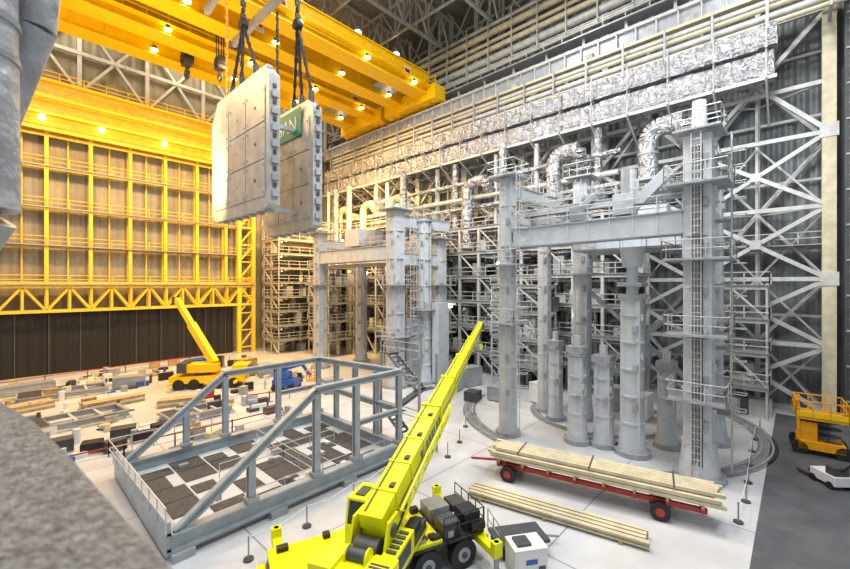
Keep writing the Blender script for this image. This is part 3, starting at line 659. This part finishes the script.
for pts in([(-4,64),(0,65),(4,66),(8,66.5),(12,67),(16,67.5),(20,67.5),(24,67)],[(0,34.6),(3,34.2),(6,33.9),(9,33.6),(13,33.4),(17,33.4)],[(17,40),(19,39.4),(21,39)]):
    for (x0,y0),(x1,y1) in zip(pts,pts[1:]):
        m.beam((x0,y0,1.),(x1,y1,1.),.05,.09,0); m.beam((x0,y0,.5),(x1,y1,.5),.05,.09,1); m.beam((x0,y0,0),(x0,y0,1.1),.08,.08,2); m.beam((x0-.4,y0,.05),(x0+.4,y0,.05),.1,.1,2)
        m.beam((x1,y1,0),(x1,y1,1.1),.08,.08,2)
m.done()
# ------------------------------------------------------------ near-camera concrete and duct
def W(r,d): return (.682*r+.731*d,-.731*r+.682*d)
m=M('concrete_parapet',[CONC]); pts=[W(.6,-.12),W(-.2,.54),W(-.62,.86),W(-1.0,1.16),W(-1.45,1.5),W(-2.1,1.92),W(-3.6,2.9),W(-4.4,1.6),W(-1.2,-1.2)]
m.prism(pts[::-1],0,11.5); m.done(.04)
m=M('insulated_riser_pipe',[LAG,GREY])
def WP(r,d,z): x,y=W(r,d); return (x,y,z)
m.path([WP(-3.65,3.15,16),WP(-3.6,3.15,12.6),WP(-3.75,3.1,12.3),WP(-4.1,2.9,12.1),WP(-5.4,2.6,11.9),WP(-5.4,2.6,0)],.3,0,20)
m.path([WP(-3.28,3.6,16.5),WP(-3.5,3.6,14.3),WP(-3.95,3.6,13.2)],.14,0,16)
for z in(13.,13.8,14.1): m.tube(WP(-3.62,3.15,z),WP(-3.62,3.15,z+.05),.315,1,20)
m.done()
# ------------------------------------------------------------ visible lamps
m=M('high_bay_lamps',[LAMPW,LAMPO,GREY,LAMPG])
for a in(-2,8,18,28,38,46):
    for b in(29,49,69): m.tube((a,b+.6,51.9),(a,b+.6,50.9),.35,2,10); m.tube((a,b+.6,50.9),(a,b+.6,50.8),.55,0,12)
m.done()
m=M('bulkhead_lamps',[LAMPW,LAMPO,GREY,LAMPG])
for a in(4,10,17.5,25,33): m.tube((a,70.7,33.4),(a,71,33.4),.2,2,8); m.tube((a,70.5,33.4),(a,70.75,33.4),.38,1,10)
for b,z,k in((47,24.6,3),(22,4,0),(55,14,1),(62,20,1),(36,9,0),(66,8,1),(28,14.6,0),(18,8.6,0)):
    m.tube((43.7,b,z),(44,b,z),.3,k,10); m.tube((43.9,b,z),(44.6,b,z),.15,2,6)
m.done()
# ------------------------------------------------------------ lights
def area(nm,loc,size,e,col,tgt=None,sy=None):
    l=bpy.data.lights.new(nm,'AREA'); l.energy=e; l.size=size; l.color=col
    if sy: l.shape='RECTANGLE'; l.size_y=sy
    o=bpy.data.objects.new(nm,l); o.location=loc; S.collection.objects.link(o)
    if tgt: o.rotation_euler=(Vector(tgt)-Vector(loc)).to_track_quat('-Z','Y').to_euler()
    return o
for a in(4,19,31):
    for b in(2,24): area('ceiling_light',(a,b,51),5,5200,(1,.98,.95))
for a in(5,22,37): area('ceiling_light',(a,51.5,40),4,4600,(1,.62,.25)); area('ceiling_light',(a,67,51.5),5,2000,(1,.85,.6))
for a in(2,14,26): area('fill_light',(a,53,38),4,6000,(1,.58,.2),(a,58,0))
area('fill_light',(12,40,22),4,2700,(1,.68,.3),(18,72,24))
area('fill_light',(10,48,26),5,2200,(1,.85,.6),(20,50,44))
area('fill_light',(36,56,24),3,4200,(1,.56,.18),(42,66,10))  # added warm fill for the far bays, no fixture hangs here
area('fill_light',(41,52,28),3,2600,(1,.6,.2),(50,60,18))  # second added warm fill, aimed at the far right wall
area('fill_light',(24,24,30),5,3600,(.93,.97,1),(48,20,5))  # added cool fill to brighten tools and galleries, not a real lamp
area('fill_light',(26,4,30),5,2600,(.93,.97,1),(48,2,6))  # matching added fill towards the near end of the right wall
w=bpy.data.worlds.new('World'); S.world=w; w.use_nodes=True
w.node_tree.nodes['Background'].inputs[0].default_value=(.86,.93,1,1); w.node_tree.nodes['Background'].inputs[1].default_value=.6
# ------------------------------------------------------------ camera
c=bpy.data.cameras.new('camera'); c.sensor_width=36; c.lens=16.94; c.clip_end=400; c.clip_start=.05
co=bpy.data.objects.new('camera',c); co.location=(0,0,12); co.rotation_euler=(math.radians(90),0,math.radians(-47)); S.collection.objects.link(co)
S.camera=co
c.dof.use_dof=True; c.dof.focus_distance=30; c.dof.aperture_fstop=1.8
